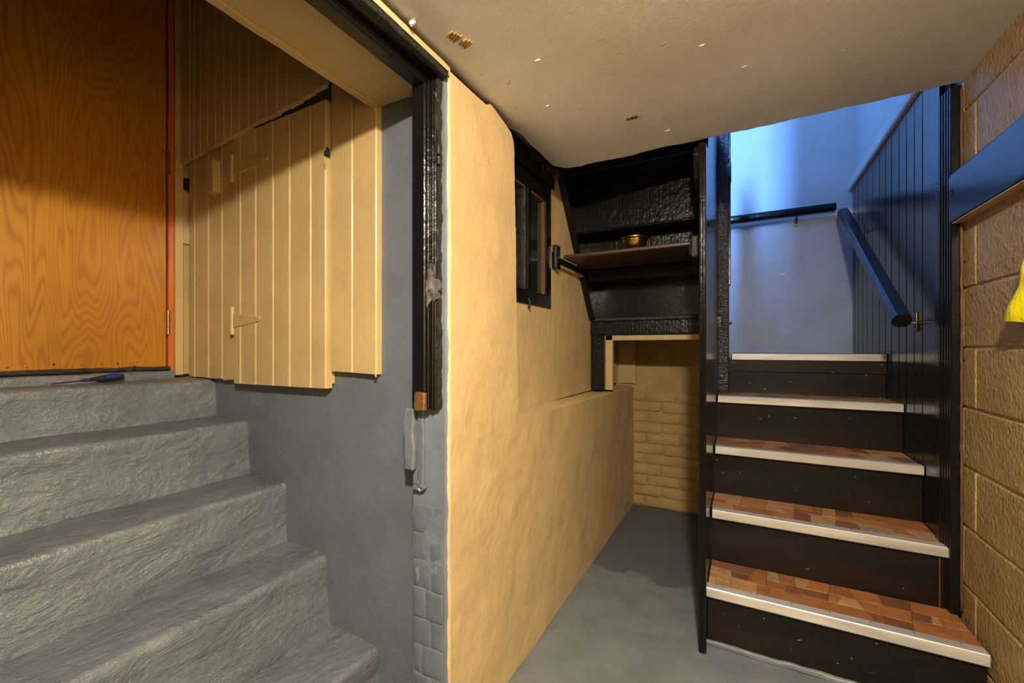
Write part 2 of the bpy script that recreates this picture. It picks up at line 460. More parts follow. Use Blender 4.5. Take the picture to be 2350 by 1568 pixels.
# ------------------------------------------------------------------ setting: brick wall at the end of the alcove
YB = 2.962
wb = empty('wall_back', (-.4, YB, 0), 'cream painted brick wall at the end of the alcove under the stairs', None, None, 'structure')
box('wall_core', (-.88, YB + .006, 0), (-.11, 3.1, 1.15), m_brick, wb)
z = .0; k = 0; ch = .0705
while z < 1.1:
    up = z > .78
    x = XR - .02 - (.11 if k % 2 else 0.0)
    while x < -.12:
        L = .215 + random.uniform(-.012, .012)
        a, b = max(x, -.80), min(x + L, -.12)
        if b - a > .03:
            d = (.012 if up else 0.0) + random.uniform(-.0015, .002)
            dz = random.uniform(-.003, .003)
            box('brick', (a + .003, YB + d - .004, z + .003 + dz), (b - .003, YB + .03, z + ch - .004 + dz), m_brick, wb, .008, 2, cuts=.05, amp=.003, sc=17)
        x += L
    z += ch; k += 1
    if abs(z - .776) < .04: z += .012
box('timber_strip', (-.755, YB - .016, .822), (-.640, YB + .012, 1.14), m_cream_wood, wb, .003)

# ------------------------------------------------------------------ setting: stairwell walls, upper floor, room behind the camera
ws = empty('wall_stairwell', (.2, 3.33, 1.0), 'stairwell back wall, white above and blue grey below the ledge', None, None, 'structure')
box('wall_upper', (-.95, 3.33, 1.85), (.75, 3.45, 3.7), m_white, ws)
def ledge():
    pts = [(3.45, .9), (3.302, .9), (3.302, 1.872), (3.306, 1.888), (3.318, 1.896), (3.335, 1.898), (3.45, 1.90)]
    return prism('wall_lower', pts, 0, -.95, .75, m_stair_grey, ws, 0, True, .09, .0025, 7)
ledge()
box('plaster_patch', (.205, 3.297, 1.535), (.245, 3.3035, 1.547), m_cream, ws, .001)
box('wall_upper', (.612, 1.86, 1.98), (.75, 3.45, 3.7), m_white, ws)
box('wall_upper', (-.95, 1.2, 1.97), (-.80, 3.45, 3.7), m_white, ws)
box('wall_upper', (-.10, 1.82, 2.10), (.66, 1.90, 3.7), m_white, ws)
box('wall_upper', (-.95, .0, 2.10), (-.86, 1.3, 3.7), m_white, ws)
box('wall_upper', (-.95, .0, 2.10), (.7, .10, 3.7), m_white, ws)
box('wall_upper', (.05, .1, 2.10), (.15, 1.85, 3.7), m_white, ws)
box('wall_upper', (-.95, .0, 3.66), (.75, 3.45, 3.75), m_white, ws)
wf = box('wall_front', (-.9, -6.4, 0), (.8, -6.28, 1.97), m_cream); tag(wf, 'cream wall of the room', None, None, 'structure')

wg = empty('wall_stair_side', (-1.4, YG, 0), 'blue grey plaster wall beside the concrete steps', None, None, 'structure')
def gw():
    bm = bmesh.new(); bbox(bm, (-2.1, YG, 0), (-.74, YG + .1, 3.1)); sub(bm, .09); wob(bm, .003, 5); wob(bm, .001, 25)
    return link('wall_plaster', bm, m_grey_wall, wg, True)
gw()
wn = box('wall_stair_near', (-2.1, -.2, 0), (-.70, -.08, 3.1), m_bare); tag(wn, 'unseen wall on the near side of the concrete steps, coloured dark to cut bounce light', None, None, 'structure')  # unseen wall, dark wood colour chosen to weaken bounce in the stair space
wd = box('wall_stair_end', (-2.2, -.2, 0), (-2.03, 1.0, 3.1), m_cream); tag(wd, 'wall behind the varnished door', None, None, 'structure')
cs = box('ceiling_stair', (-2.2, -.2, 3.05), (-.7, 1.0, 3.12), m_bare); tag(cs, 'ceiling over the concrete steps', None, None, 'structure')  # unseen, coloured dark to cut light bounced onto the upper boards
bx_ = box('wall_stair_head', (-.80, -.2, 1.80), (-.785, .93, 3.1), m_bare); tag(bx_, 'wall above the yellow lintel', None, None, 'structure')  # hidden surface, dark wood colour picked to keep bounced light off the door

# ------------------------------------------------------------------ black door frame in the opening
t1 = empty('trim_1', (-.72, .86, .9), 'black gloss door frame around the opening to the concrete steps', None, None, 'structure')
ZB = .905; ZH = 1.745
box('jamb', (-.757, .856, ZB), (-.680, .876, ZH + .014), m_black, t1, .002)
st_ = box('stop', (-.738, .838, ZB + .045), (-.700, .858, ZH), m_black, t1, .003)
box('bead', (-.703, .848, ZB), (-.696, .858, ZH), m_black, t1, .002)
box('bead', (-.690, .852, ZB), (-.685, .858, ZH), m_black, t1, .0015)
def rough_edge():
    bm = bmesh.new(); bbox(bm, (-.684, .858, ZB + .002), (-.674, .880, ZH + .012)); sub(bm, .012); wob(bm, .0045, 45); wob(bm, .003, 110)
    return link('plaster_edge', bm, m_black_rough, t1, True)
rough_edge()
box('broken_end', (-.737, .840, ZB - .004), (-.704, .858, ZB + .045), m_bare, t1, .003, cuts=.012, amp=.003, sc=60)
blob('cement_patch', (-.702, .855, 1.218), (.030, .011, .046), m_cement, t1, .8, 2.4, 4)
for zc in (1.555, 1.53): tube('hinge_knuckle', [(-.670, .856, zc - .010), (-.670, .856, zc + .010)], .005, m_black_rough, t1, 8)
# head runs along the opening towards the camera
box('head', (-.757, -.07, ZH), (-.6535, .876, ZH + .016), m_black, t1, .002)
box('stop', (-.738, -.07, ZH - .022), (-.700, .858, ZH), m_black, t1, .003)
box('bead', (-.703, -.07, ZH - .010), (-.696, .856, ZH), m_black, t1, .002)
box('bead', (-.672, -.07, ZH - .004), (-.652, .874, ZH + .010), m_black_rough, t1, .002, cuts=.03, amp=.003, sc=40)
box('jamb', (-.757, -.076, 0), (-.672, -.05, ZH), m_black, t1, .002)

# cream soffit board of the lintel
t2 = empty('trim_2', (-.86, .4, 1.76), 'cream painted soffit board over the opening', None, None, 'structure')
box('soffit_board', (-.930, -.08, 1.762), (-.735, .918, 1.80), m_cream_wood, t2, .003, cuts=.06, amp=.0015, sc=9)
box('edge_strip', (-.950, -.08, 1.757), (-.926, .90, 1.815), m_cream_wood, t2, .003, cuts=.05, amp=.002, sc=14)

# ------------------------------------------------------------------ concrete steps
steps = empty('concrete_stairs', (-1.4, .4, 0), 'grey painted concrete steps climbing left to the varnished door', 'stairs')
NX = [-.945, -1.165, -1.375, -1.590, -1.812]; NZ = [.185, .405, .605, .800, .945]
def step(i):
    x, z = NX[i], NZ[i]; zb = NZ[i-1] if i else 0.0
    xb = NX[i+1] if i < 4 else -1.975
    r = .016; prof = []
    m = 10
    for s in range(m + 1): prof.append((xb - .05 + (x - r - xb + .05) * s / m, z))
    for s in range(1, 5):
        a_ = math.pi / 2 * (1 - s / 4); prof.append((x - r + r * math.cos(a_), z - r + r * math.sin(a_)))
    for s in range(1, m + 1):
        q = s / m; prof.append((x + .012 * q * q, z - r + (zb - .012 - z + r) * q))
    ny = 64; bm = bmesh.new(); rows = []
    for j in range(ny + 1):
        y = -.08 + (YG + .012 + .08) * j / ny; row = []
        for (px, pz) in prof:
            p = Vector((px, y, pz)); w_ = Vector((px * 3.2, y * 2.0, pz * 3.2 + i))
            d = .0075 * noise.fractal(w_ * 2.2, 1.0, 2.0, 4) + .0035 * noise.noise(Vector((px * 22, y * 7, pz * 22)))
            edgey = 1 if abs(px - x) < .03 and pz > z - .03 else 0.45
            if px < x - r - .001: p.z += d * .55 + edgey * .003 * noise.noise(Vector((y * 6, i * 5, 0)))
            else: p.x += d; p.z += .004 * edgey * noise.noise(Vector((y * 6, i * 5, 0)))
            if pz > z - .04 and abs(px - x) < .05: p.z += .006 * noise.noise(Vector((y * 3.3, i * 9.1, 4))) - .003
            row.append(bm.verts.new(p))
        rows.append(row)
    for a, b in zip(rows, rows[1:]):
        for k in range(len(prof) - 1): bm.faces.new((a[k], b[k], b[k+1], a[k+1]))
    return link('step', bm, m_step, steps, True)
for i in range(5): step(i)
# raised threshold under the door
box('threshold', (-2.03, -.05, .93), (-1.925, .838, .974), m_step, steps, .008, 2, cuts=.04, amp=.004, sc=14)

# ------------------------------------------------------------------ varnished door
XD = -1.975
d1 = empty('door_1', (XD, .4, .98), 'flush varnished plywood door at the top of the concrete steps', None, None, 'structure')
leaf = box('door_leaf', (XD - .04, -.02, .988), (XD, .829, 2.97), m_ply, d1, .002)
frame = box('frame_strip', (XD - .05, .834, .955), (XD + .004, .853, 3.0), m_orange, d1, .002)
box('frame_gap', (XD - .05, .828, .97), (XD - .015, .835, 2.99), m_void, d1)
box('architrave', (XD - .05, .853, .955), (XD + .016, .880, 3.04), m_cream_wood, d1, .002)
box('frame_filler', (XD - .05, .880, .955), (XD - .006, .918, 3.04), m_mortar, d1, .003, cuts=.05, amp=.003, sc=22)
box('frame_block', (XD - .03, .882, 1.48), (XD + .006, .914, 1.69), m_cream_wood, d1, .002)
box('frame_hole', (XD - .03, .884, 1.70), (XD + .003, .93, 1.745), m_void, d1)
for zc in (1.785, 1.160):
    h = tube('hinge', [(XD + .006, .832, zc - .046), (XD + .006, .832, zc + .046)], .0065, m_oldbrass, d1, 12)
    for dz in (-.018, .006, .026): tube('knuckle', [(XD + .006, .832, zc + dz), (XD + .006, .832, zc + dz + .002)], .0075, m_metal, h, 12)
random.seed(12)
for k in range(9):
    y = .36 + k * .055 + random.uniform(-.012, .012)
    m = m_oldbrass if k % 3 else m_void
    blob('nail', (XD + .001, y, 1.004 + random.uniform(-.003, .006)), (.0018, .0038, .0034), m, d1, .3, k, 1)
def film(u, v):
    y = -.05 + .885 * u; a = v * math.pi
    n = noise.noise(Vector((y * 16, v * 3, 0))) * .006 + noise.noise(Vector((y * 45, v * 5, 2))) * .003
    return (XD + .004 + .018 * math.sin(a) + n, y, .972 + .020 * (1 - v) + n * .7)
grid_surf('draught_strip', film, 120, 8, m_film, d1, True, .0012)['label'] = 'crumpled black plastic draught strip'

# ------------------------------------------------------------------ cream boarding beside the steps
def plank(name, x0, x1, y0, y1, zb0, zb1, zt0, zt1, mat, parent, g=.0016, bead=False):
    """vertical plank with chamfered long edges: bottom and top heights given at both sides"""
    x0 += g; x1 -= g; c = .0035
    bm = bmesh.new()
    prof = [(x0, y1), (x0, y0 + c), (x0 + c, y0), (x1 - c, y0), (x1, y0 + c), (x1, y1)]
    def lerp(a, b, x): return a + (b - a) * (x - x0) / (x1 - x0)
    B = [bm.verts.new((x, y, lerp(zb0, zb1, x))) for x, y in prof]; T = [bm.verts.new((x, y, lerp(zt0, zt1, x))) for x, y in prof]
    bm.faces.new(B); bm.faces.new(T[::-1]); n = len(prof)
    for i in range(n): bm.faces.new((B[i], B[(i+1) % n], T[(i+1) % n], T[i]))
    return link(name, bm, mat, parent)

lb = empty('board_cladding', (-1.78, .90, .94), 'narrow cream boards between the varnished door and the hinged cupboard door', 'cladding')
for a, b in ((-1.955, -1.909), (-1.909, -1.808), (-1.808, -1.715), (-1.715, -1.625)):
    plank('plank', a, b, .896, .924, .950 - .012 * (a + 1.955) / .33, .947, 1.84, 1.85, m_cream_wood, lb)
box('plank_backing', (-1.955, .904, .95), (-1.63, .925, 1.84), m_cream_wood, lb)
cd = empty('cupboard_door', (-1.37, .90, .935), 'cream painted plank cupboard door with two strap hinges', 'door')
xs_ = [-1.620, -1.575, -1.484, -1.386, -1.298, -1.194, -1.124]
for a, b in zip(xs_, xs_[1:]):
    plank('plank', a, b, .884, .908, .934 + .006 * (a + 1.62), .934 + .006 * (b + 1.62), 1.822, 1.824, m_cream_wood, cd)
box('ledge_board', (-1.618, .905, .95), (-1.126, .918, 1.80), m_cream_wood, cd)
for zc, zt, L in ((1.708, 1.706, .200), (1.160, 1.162, .158)):
    s_ = prism('strap_hinge', [(-1.618, zc - .026), (-1.618, zc + .026), (-1.618 + L, zt + .008), (-1.618 + L + .006, zt), (-1.618 + L, zt - .008)], 1, .8805, .885, m_cream_wood, cd, .001)
    tube('hinge_barrel', [(-1.624, .883, zc - .05), (-1.624, .883, zc + .05)], .0085, m_cream_wood, s_, 10)
blob('latch_hole', (-1.119, .885, 1.66), (.010, .006, .014), m_void, cd, .9, 2, 2)
blob('paint_run', (-1.126, .884, 1.63), (.006, .004, .02), m_cream_wood, cd, .8, 4, 2)
rb = empty('board_cladding', (-1.02, .90, .98), 'two wide cream boards between the cupboard door and the blue grey wall', 'cladding')
plank('plank', -1.120, -1.024, .898, .924, .990, .988, 1.90, 1.90, m_cream_wood, rb)
plank('plank', -1.024, -.926, .898, .924, .988, .985, 1.90, 1.80, m_cream_wood, rb)
box('plank_backing', (-1.118, .908, 1.0), (-.93, .925, 1.79), m_cream_wood, rb)
blob('paint_drip', (-.932, .900, .982), (.004, .004, .009), m_cream_wood, rb, .6, 3, 1)
ub = empty('board_cladding', (-1.4, .88, 1.8), 'upper cream boards in shadow above the cupboard door', 'cladding')
ux = [-1.955, -1.885, -1.853, -1.807, -1.758, -1.705, -1.648, -1.604, -1.553, -1.498, -1.448, -1.397, -1.339, -1.289, -1.224, -1.165, -1.110, -1.05, -.99, -.93]
for k, (a, b) in enumerate(zip(ux, ux[1:])):
    zl = 1.797 + .058 * (a + 1.876) / .80; zr = 1.797 + .058 * (b + 1.876) / .80
    j_ = random.uniform(-.004, .004) if k % 2 else 0
    if k > 15: zl = zr = 1.90
    plank('plank', a, b, .868, .884, zl + j_, zr + j_, 3.04, 3.04, m_cream_wood, ub, .0012)
box('rail', (-1.955, .884, 1.90), (-.95, .922, 3.04), m_cream_wood, ub)
wbk = prism('wooden_block', [(-1.774, .896), (-1.774, .872), (-1.766, .866), (-1.722, .866), (-1.722, .896)], 2, 1.640, 1.762, m_cream_wood, None, .0015)
tag(wbk, 'small cream wooden block fixed on the narrow boards beside the upper strap hinge', 'block')

# ------------------------------------------------------------------ screwdriver on the top step
sd = empty('screwdriver', (-1.90, .60, .95), 'blue and black handled screwdriver lying on the top concrete step', 'screwdriver')
A = Vector((-1.868, .560, .957)); B = Vector((-1.905, .672, .964)); dr = (B - A).normalized()
def along(s): return A + dr * s
tube('handle', [along(s) for s in (.012, .022, .035, .055, .075, .095, .108, .116, .120)], [.006, .0062, .0072, .0098, .0112, .0118, .0112, .008, .003], m_blackrubber, sd, 12)
tube('grip', [along(s) + Vector((.003, 0, .0026)) for s in (.055, .070, .09, .106, .114)], [.004, .0092, .0102, .0092, .005], m_blue, sd, 12)
tube('collar', [along(s) for s in (.004, .013)], [.0058, .0062], m_blue, sd, 12)
tube('ferrule', [along(s) for s in (-.006, .005)], .0045, m_metal, sd, 10)
tube('blade', [along(s) for s in (-.085, -.08, -.005)], [.0012, .0024, .0026], m_metal, sd, 8)

# ------------------------------------------------------------------ wooden staircase on the right
TY = [1.672, 1.890, 2.110, 2.338, 2.575]; TZ = [.207, .412, .622, .825, 1.030]
XL, XRR = -.112, .588
stc = empty('wooden_staircase', (.24, 2.0, 0), 'dark wooden staircase with stone patterned vinyl treads and metal nosings', 'staircase')
def clip(poly, nx, ny, d):
    out = []
    for i in range(len(poly)):
        p, q = poly[i], poly[(i+1) % len(poly)]
        a_ = nx * p[0] + ny * p[1] - d; b_ = nx * q[0] + ny * q[1] - d
        if a_ <= 0: out.append(p)
        if (a_ < 0 < b_) or (b_ < 0 < a_):
            s = a_ / (a_ - b_); out.append((p[0] + (q[0]-p[0]) * s, p[1] + (q[1]-p[1]) * s))
    return out
def area(p): return abs(sum(p[k][0] * p[(k+1) % len(p)][1] - p[(k+1) % len(p)][0] * p[k][1] for k in range(len(p)))) / 2
def paving(tread, x0, x1, y0, y1, z, seed, big=1.0):
    rnd = random.Random(seed)
    todo = [[(x0, y0), (x1, y0), (x1, y1), (x0, y1)]]; done = []
    while todo:
        p = todo.pop(); A_ = area(p)
        if A_ < rnd.choice((.0016, .003, .0052, .0075)) * big: done.append(p); continue
        w_ = max(q[0] for q in p) - min(q[0] for q in p); h_ = max(q[1] for q in p) - min(q[1] for q in p)
        cx = sum(q[0] for q in p) / len(p) + rnd.uniform(-.18, .18) * w_; cy = sum(q[1] for q in p) / len(p) + rnd.uniform(-.18, .18) * h_
        an = rnd.uniform(-.32, .32) if w_ > h_ * 1.25 else math.pi / 2 + rnd.uniform(-.16, .16)
        nx, ny = math.cos(an), math.sin(an); d = nx * cx + ny * cy
        a_, b_ = clip(p, nx, ny, d), clip(p, -nx, -ny, -d)
        if len(a_) < 3 or len(b_) < 3: done.append(p); continue
        todo += [a_, b_]
    for poly in done:
        if area(poly) < .00012: continue
        m0 = (sum(q[0] for q in poly) / len(poly), sum(q[1] for q in poly) / len(poly))
        # soften and roughen the outline
        pts = []
        n = len(poly)
        for a_ in range(n):
            p, q = Vector(poly[a_]), Vector(poly[(a_+1) % n])
            m = max(1, int((q - p).length / .018))
            for b_ in range(m):
                v_ = p + (q - p) * b_ / m
                nz = noise.noise_vector(Vector((v_.x * 55, v_.y * 55, seed)))
                v_ = v_ + Vector((nz.x, nz.y)) * .0030
                pts.append((min(max(v_.x, x0), x1), min(max(v_.y, y0), y1)))
        c = (sum(p[0] for p in pts) / len(pts), sum(p[1] for p in pts) / len(pts))
        bm = bmesh.new()
        B_ = [bm.verts.new((p[0], p[1], z - .0005)) for p in pts]
        T_ = [bm.verts.new((c[0] + (p[0]-c[0]) * (1 - .0018 / max(.01, abs(p[0]-c[0]))) if abs(p[0]-c[0]) > .004 else p[0], c[1] + (p[1]-c[1]) * (1 - .0018 / max(.01, abs(p[1]-c[1]))) if abs(p[1]-c[1]) > .004 else p[1], z + .0011)) for p in pts]
        bm.faces.new(T_)
        for a_ in range(len(pts)): bm.faces.new((B_[a_], B_[(a_+1) % len(pts)], T_[(a_+1) % len(pts)], T_[a_]))
        link('paving_piece', bm, rnd.choices(PAVE, (5, 2.2, 3.5, 2, 4, 1.3))[0], tread)
for i in range(5):
    y, z = TY[i], TZ[i]; zb = TZ[i-1] if i else 0
    yn = TY[i+1] + .016 if i < 4 else 3.31
    xr = XRR if i else .603
    xl = XL if i < 4 else -.055
    sk = .012 if i < 4 else 0
    tr = box('tread', (xl, y + .004, z - .030), (xr, yn, z), m_riser, stc, .002)
    prof = [(y + .034, z + .0035), (y + .034, z), (y + .002, z), (y + .002, z - .030), (y - .002, z - .030)]
    nr = 7
    for s in range(nr):
        zz_ = z - .028 + .027 * s / nr
        prof += [(y - .0035, zz_ + .0006), (y - .0035, zz_ + .0024), (y - .0022, zz_ + .0030)]
    prof += [(y - .0025, z + .001), (y - .0005, z + .0035)]
    nos = prism('nosing_strip', prof, 0, xl + (.004 if i else -.012), xr - .001, m_alu, tr)
    for s in range(7):
        xx = xl + .05 + s * (xr - xl - .1) / 6
        if i < 3: lathe('screw', [(.0, .0), (.003, 0), (.0028, .0006), (.0, .0008)], (xx, y + .027, z + .0034), m_metal, tr, 8)
    vb = box('vinyl_sheet', (xl, y + .034, z - .001), (xr, yn, z + .0006), m_grout, tr)
    paving(tr, xl, xr, y + .0345, min(yn, y + .26), z + .0008, 11 + i, 1.9)
    box('riser', (xl - (.01 if i else .0), y + .018, zb), (xr, y + .034, z - .029), m_riser, stc, .001)
    box('nosing_bead', (xl, y + .006, z - .036), (xr, y + .02, z - .029), m_riser, stc, .001)  # bead under the nosing in the riser paint
box('landing_board', (-.14, 2.58, .94), (XRR, 3.30, .998), m_riser, stc)
box('corner_strip', (.567, 1.902, TZ[0]), (.571, 1.909, TZ[1] - .03), m_bare, stc, .002)
box('base_scribe', (XL - .02, TY[0] + .004, 0), (.5, TY[0] + .02, .018), m_floor, stc, .004, 1, cuts=.03, amp=.005, sc=20)

# ------------------------------------------------------------------ plank partition on the left of the stair
pt = empty('stair_partition', (-.12, 2.1, 0), 'black boarded partition with moulded front post on the open side of the wooden stair', 'partition')
prism('side_panel', [(1.66, 0), (2.56, 0), (2.56, 2.2), (1.80, 2.2), (1.775, 1.86), (1.76, 1.81), (1.66, 1.775)], 0, -.132, -.115, m_black_plank, pt)
box('front_post', (-.136, 1.625, 0), (-.112, 1.665, 1.776), m_black, pt, .002)
box('moulding', (-.1335, 1.6185, .0), (-.1285, 1.627, 1.772), m_black, pt, .002)
box('moulding', (-.1245, 1.6185, .0), (-.1195, 1.627, 1.772), m_black, pt, .002)
box('moulding', (-.1165, 1.6185, .21), (-.1125, 1.627, 1.772), m_black, pt, .0015)
nw = box('newel_post', (-.131, 2.553, TZ[3]), (-.066, 2.62, 2.3), m_black_cracked, pt, .003)
box('newel_edge', (-.070, 2.556, 1.40), (-.058, 2.63, 2.3), m_black, pt, .002)
prism('angled_trim', [(2.552, 2.05), (2.552, 1.97), (2.562, 1.95), (2.60, 1.95), (2.60, 2.05)], 0, -.085, -.055, m_black, pt, .002)
box('latch_plate', (-.122, 2.545, 1.17), (-.100, 2.556, 1.235), m_black, pt, .002)
tube('hook', [(-.066, 2.556, 1.19), (-.058, 2.548, 1.19), (-.054, 2.546, 1.20)], .006, m_bare, pt, 8)

# ------------------------------------------------------------------ tongue and groove partition on the right of the stair
tg = empty('board_partition', (.6, 2.6, 0), 'black tongue and groove boarding along the right side of the wooden stair', 'panelling')
yl = [1.975, 2.135, 2.223, 2.314, 2.409, 2.513, 2.607, 2.71, 2.83, 2.945, 3.04, 3.143, 3.225, 3.300]
def vplank(y0, y1, zt):
    g, c = .0012, .004; y0 += g; y1 -= g; X0 = .590
    bm = bmesh.new()
    prof = [(.607, y0), (X0 + c, y0), (X0, y0 + c), (X0, y1 - c), (X0 + c, y1), (.607, y1)]
    B = [bm.verts.new((*p, .2)) for p in prof]; T = [bm.verts.new((*p, zt)) for p in prof]
    bm.faces.new(B); bm.faces.new(T[::-1])
    for i in range(6): bm.faces.new((B[i], B[(i+1) % 6], T[(i+1) % 6], T[i]))
    wob(bm, .0006, 9, y0 * 31)
    return link('plank', bm, m_black_plank, tg)
for a, b in zip(yl, yl[1:]): vplank(a, b, 2.045)
box('board_backing', (.602, 1.93, .2), (.612, 3.31, 2.05), m_void, tg)
box('end_post', (.578, 1.942, TZ[0]), (.612, 1.977, 1.905), m_black, tg, .003)
for k, y in enumerate((1.930, 1.915, 1.900, 1.886, 1.873)):
    box('moulding', (.577 + .002 * k, y, TZ[0] + .002), (.612, y + .012, 1.90), m_black, tg, .003)
box('edge_strip', (.606, 1.866, TZ[0] + .02), (.613, 1.872, 1.885), m_bare, tg, .002, cuts=.03, amp=.002, sc=30)
cap = prism('cap_rail', [(.612, 2.035), (.578, 2.035), (.572, 2.042), (.572, 2.052), (.579, 2.056), (.576, 2.064), (.576, 2.092), (.584, 2.100), (.584, 2.110), (.612, 2.112)], 1, 1.99, 3.33, m_trimwhite, tg)

# ------------------------------------------------------------------ handrails in the stairwell
hr = empty('handrail', (.53, 2.6, 1.2), 'black sloping handrail on the tongue and groove boarding', 'handrail')
P0 = Vector((.520, 3.150, 1.862)); P1 = Vector((.520, 2.085, 1.160))
def rail(name, a, b, w, h, mat, parent):
    d = (b - a).normalized(); u = d.cross(Vector((0, 0, 1))).normalized(); n = u.cross(d).normalized(); c = .35
    prof = [(-w, -h * c), (-w, h * c), (-w * .55, h), (w * .55, h), (w, h * c), (w, -h * c), (w * .55, -h), (-w * .55, -h)]
    bm = bmesh.new(); rings = []
    for p, s in ((a, .86), (a + d * .006, 1), (b - d * .006, 1), (b, .86)):
        rings.append([bm.verts.new(p + u * x * s + n * y * s) for x, y in prof])
    for r0, r1 in zip(rings, rings[1:]):
        for k in range(8): bm.faces.new((r0[k], r0[(k+1) % 8], r1[(k+1) % 8], r1[k]))
    bm.faces.new(rings[0][::-1]); bm.faces.new(rings[-1])
    return link(name, bm, mat, parent)
rail('rail', P0, P1, .029, .027, m_black, hr)
for yy, zz_ in ((2.19, 1.170), (3.02, 1.715)):
    br = tube('bracket', [(.586, yy, zz_ - .012), (.556, yy, zz_ - .008), (.526, yy, zz_ + .016), (.522, yy, zz_ + .034)], [.009, .008, .007, .007], m_metal, hr, 10)
    lathe_pts = box('bracket_plate', (.583, yy - .010, zz_ - .045), (.590, yy + .010, zz_ + .03), m_metal, br, .003, 2)
hb = empty('handrail', (.2, 3.27, 1.9), 'black level handrail on the stairwell back wall', 'handrail')
rail('rail', Vector((-.30, 3.250, 1.926)), Vector((.500, 3.250, 1.926)), .026, .024, m_black, hb)
for xx in (.30, -.15):
    b_ = tube('bracket', [(xx, 3.304, 1.868), (xx, 3.262, 1.872), (xx, 3.250, 1.904)], [.007, .006, .006], m_metal, hb, 8)
    box('bracket_plate', (xx - .008, 3.297, 1.845), (xx + .008, 3.303, 1.895), m_metal, b_, .002)

# ------------------------------------------------------------------ upper flight seen from below
uf = empty('upper_staircase', (-.45, 2.1, 1.14), 'black painted underside of the upper stair flight above the alcove', 'staircase')
UY = [2.40, 2.215, 2.055]; UZ = [1.225, 1.425, 1.640, 1.858]
X0, X1 = -.737, -.150
for k in range(3):
    box('riser', (X0, UY[k], UZ[k] - .005), (X1, UY[k] + .02, UZ[k+1]), m_black_ribbed if k != 0 else m_black, uf, .001)
    yn = UY[k+1] if k < 2 else 1.876
    box('tread', (X0, yn - .006, UZ[k+1]), (X1, UY[k] + .024, UZ[k+1] + .028), m_black_ribbed, uf, .002)
box('landing', (XR, 2.385, 1.165), (-.115, 3.30, 1.215), m_black, uf)
box('bearer', (XR, 2.372, 1.138), (-.135, 2.40, 1.212), m_black_ribbed, uf, .003)
box('nail_strip', (XR, 2.362, 1.212), (-.135, 2.404, 1.234), m_black_rough, uf, .005, cuts=.05, amp=.0015, sc=40)
box('bearer_post', (-.763, 2.362, .822), (-.690, 2.398, 1.14), m_black_cracked, uf, .004, cuts=.05, amp=.0015, sc=20)
def stringer(xa, xb, name, ext=0.0):
    e = [(2.345, 1.222), (2.42, 1.222), (2.42, 1.46), (2.24, 1.68), (2.07, 1.895), (1.80, 1.895), (1.862 - ext, 1.893), (1.858, 1.884)]
    return prism(name, e, 0, xa, xb, m_black, uf, .002)
stringer(XR, X0 + .002, 'stringer')
prism('stringer', [(2.345, 1.222), (2.42, 1.222), (2.42, 1.46), (2.07, 1.895), (1.765, 1.893), (1.765, 1.80), (1.80, 1.72), (2.0, 1.56)], 0, X1 - .018, X1 + .014, m_black, uf, .002)
box('header', (X0, 1.874, 1.868), (X1, 1.9, 1.90), m_black_ribbed, uf, .002)
# broken lath and plaster edge beside the window head
for k in range(6):
    blob('plaster_fragment', (XR + .012, 1.60 + k * .045, 1.868 + .012 * math.sin(k * 2)), (.016, .026, .028), m_bare if k % 2 else m_black_rough, uf, 1.0, k * 3.1, 2)
# cream trim in the alcove opening under the bearer
ac = empty('alcove_lining', (-.45, 2.45, .82), 'cream timber lining inside the alcove opening below the black bearer', 'timber lining')
box('side_board', (-.690, 2.398, .824), (-.648, 2.425, 1.137), m_cream_wood, ac, .003)
box('side_board', (XR, 2.425, .824), (-.690, 2.55, 1.137), m_cream_wood, ac, .003)
box('soffit_board', (XR, 2.398, 1.105), (-.135, 2.425, 1.138), m_cream_wood, ac, .003)
box('soffit_board', (XR, 2.425, 1.125), (-.135, 2.965, 1.150), m_cream_wood, ac, .003)

# ------------------------------------------------------------------ shelf and bowl under the flight
sh = empty('shelf', (-.45, 2.0, 1.48), 'dark wooden shelf fixed under the upper stair flight', 'shelf')
prism('shelf_board', [(1.868, 1.481), (1.876, 1.478), (2.19, 1.478), (2.19, 1.497), (1.878, 1.497), (1.874, 1.492), (1.868, 1.492)], 0, -.735, -.170, m_shelf, sh, .001)
for y in (1.955, 2.04, 2.12): box('board_seam', (-.733, y, 1.4772), (-.172, y + .003, 1.4785), m_void, sh)
box('wall_bearer', (XR, 1.855, 1.452), (-.742, 2.30, 1.478), m_black, sh, .002)
box('bearer_lip', (XR, 1.86, 1.440), (-.748, 2.28, 1.450), m_cream_wood, sh, .002)
box('wall_cleat', (XR, 1.806, 1.424), (XR + .030, 1.846, 1.532), m_black, sh, .004)
box('side_bearer', (-.185, 1.80, 1.425), (-.150, 2.20, 1.478), m_black_rough, sh, .003)
box('post_cleat', (-.172, 1.735, 1.404), (-.134, 1.775, 1.484), m_black_rough, sh, .004)
bw = lathe('bowl', [(.0, 0), (.040, 0), (.046, .004), (.058, .046), (.067, .050), (.067, .053), (.056, .051), (.044, .008), (.0, .006)], (-.425, 1.945, 1.497), m_brass)
tag(bw, 'small brass bowl standing on the dark shelf', 'bowl')

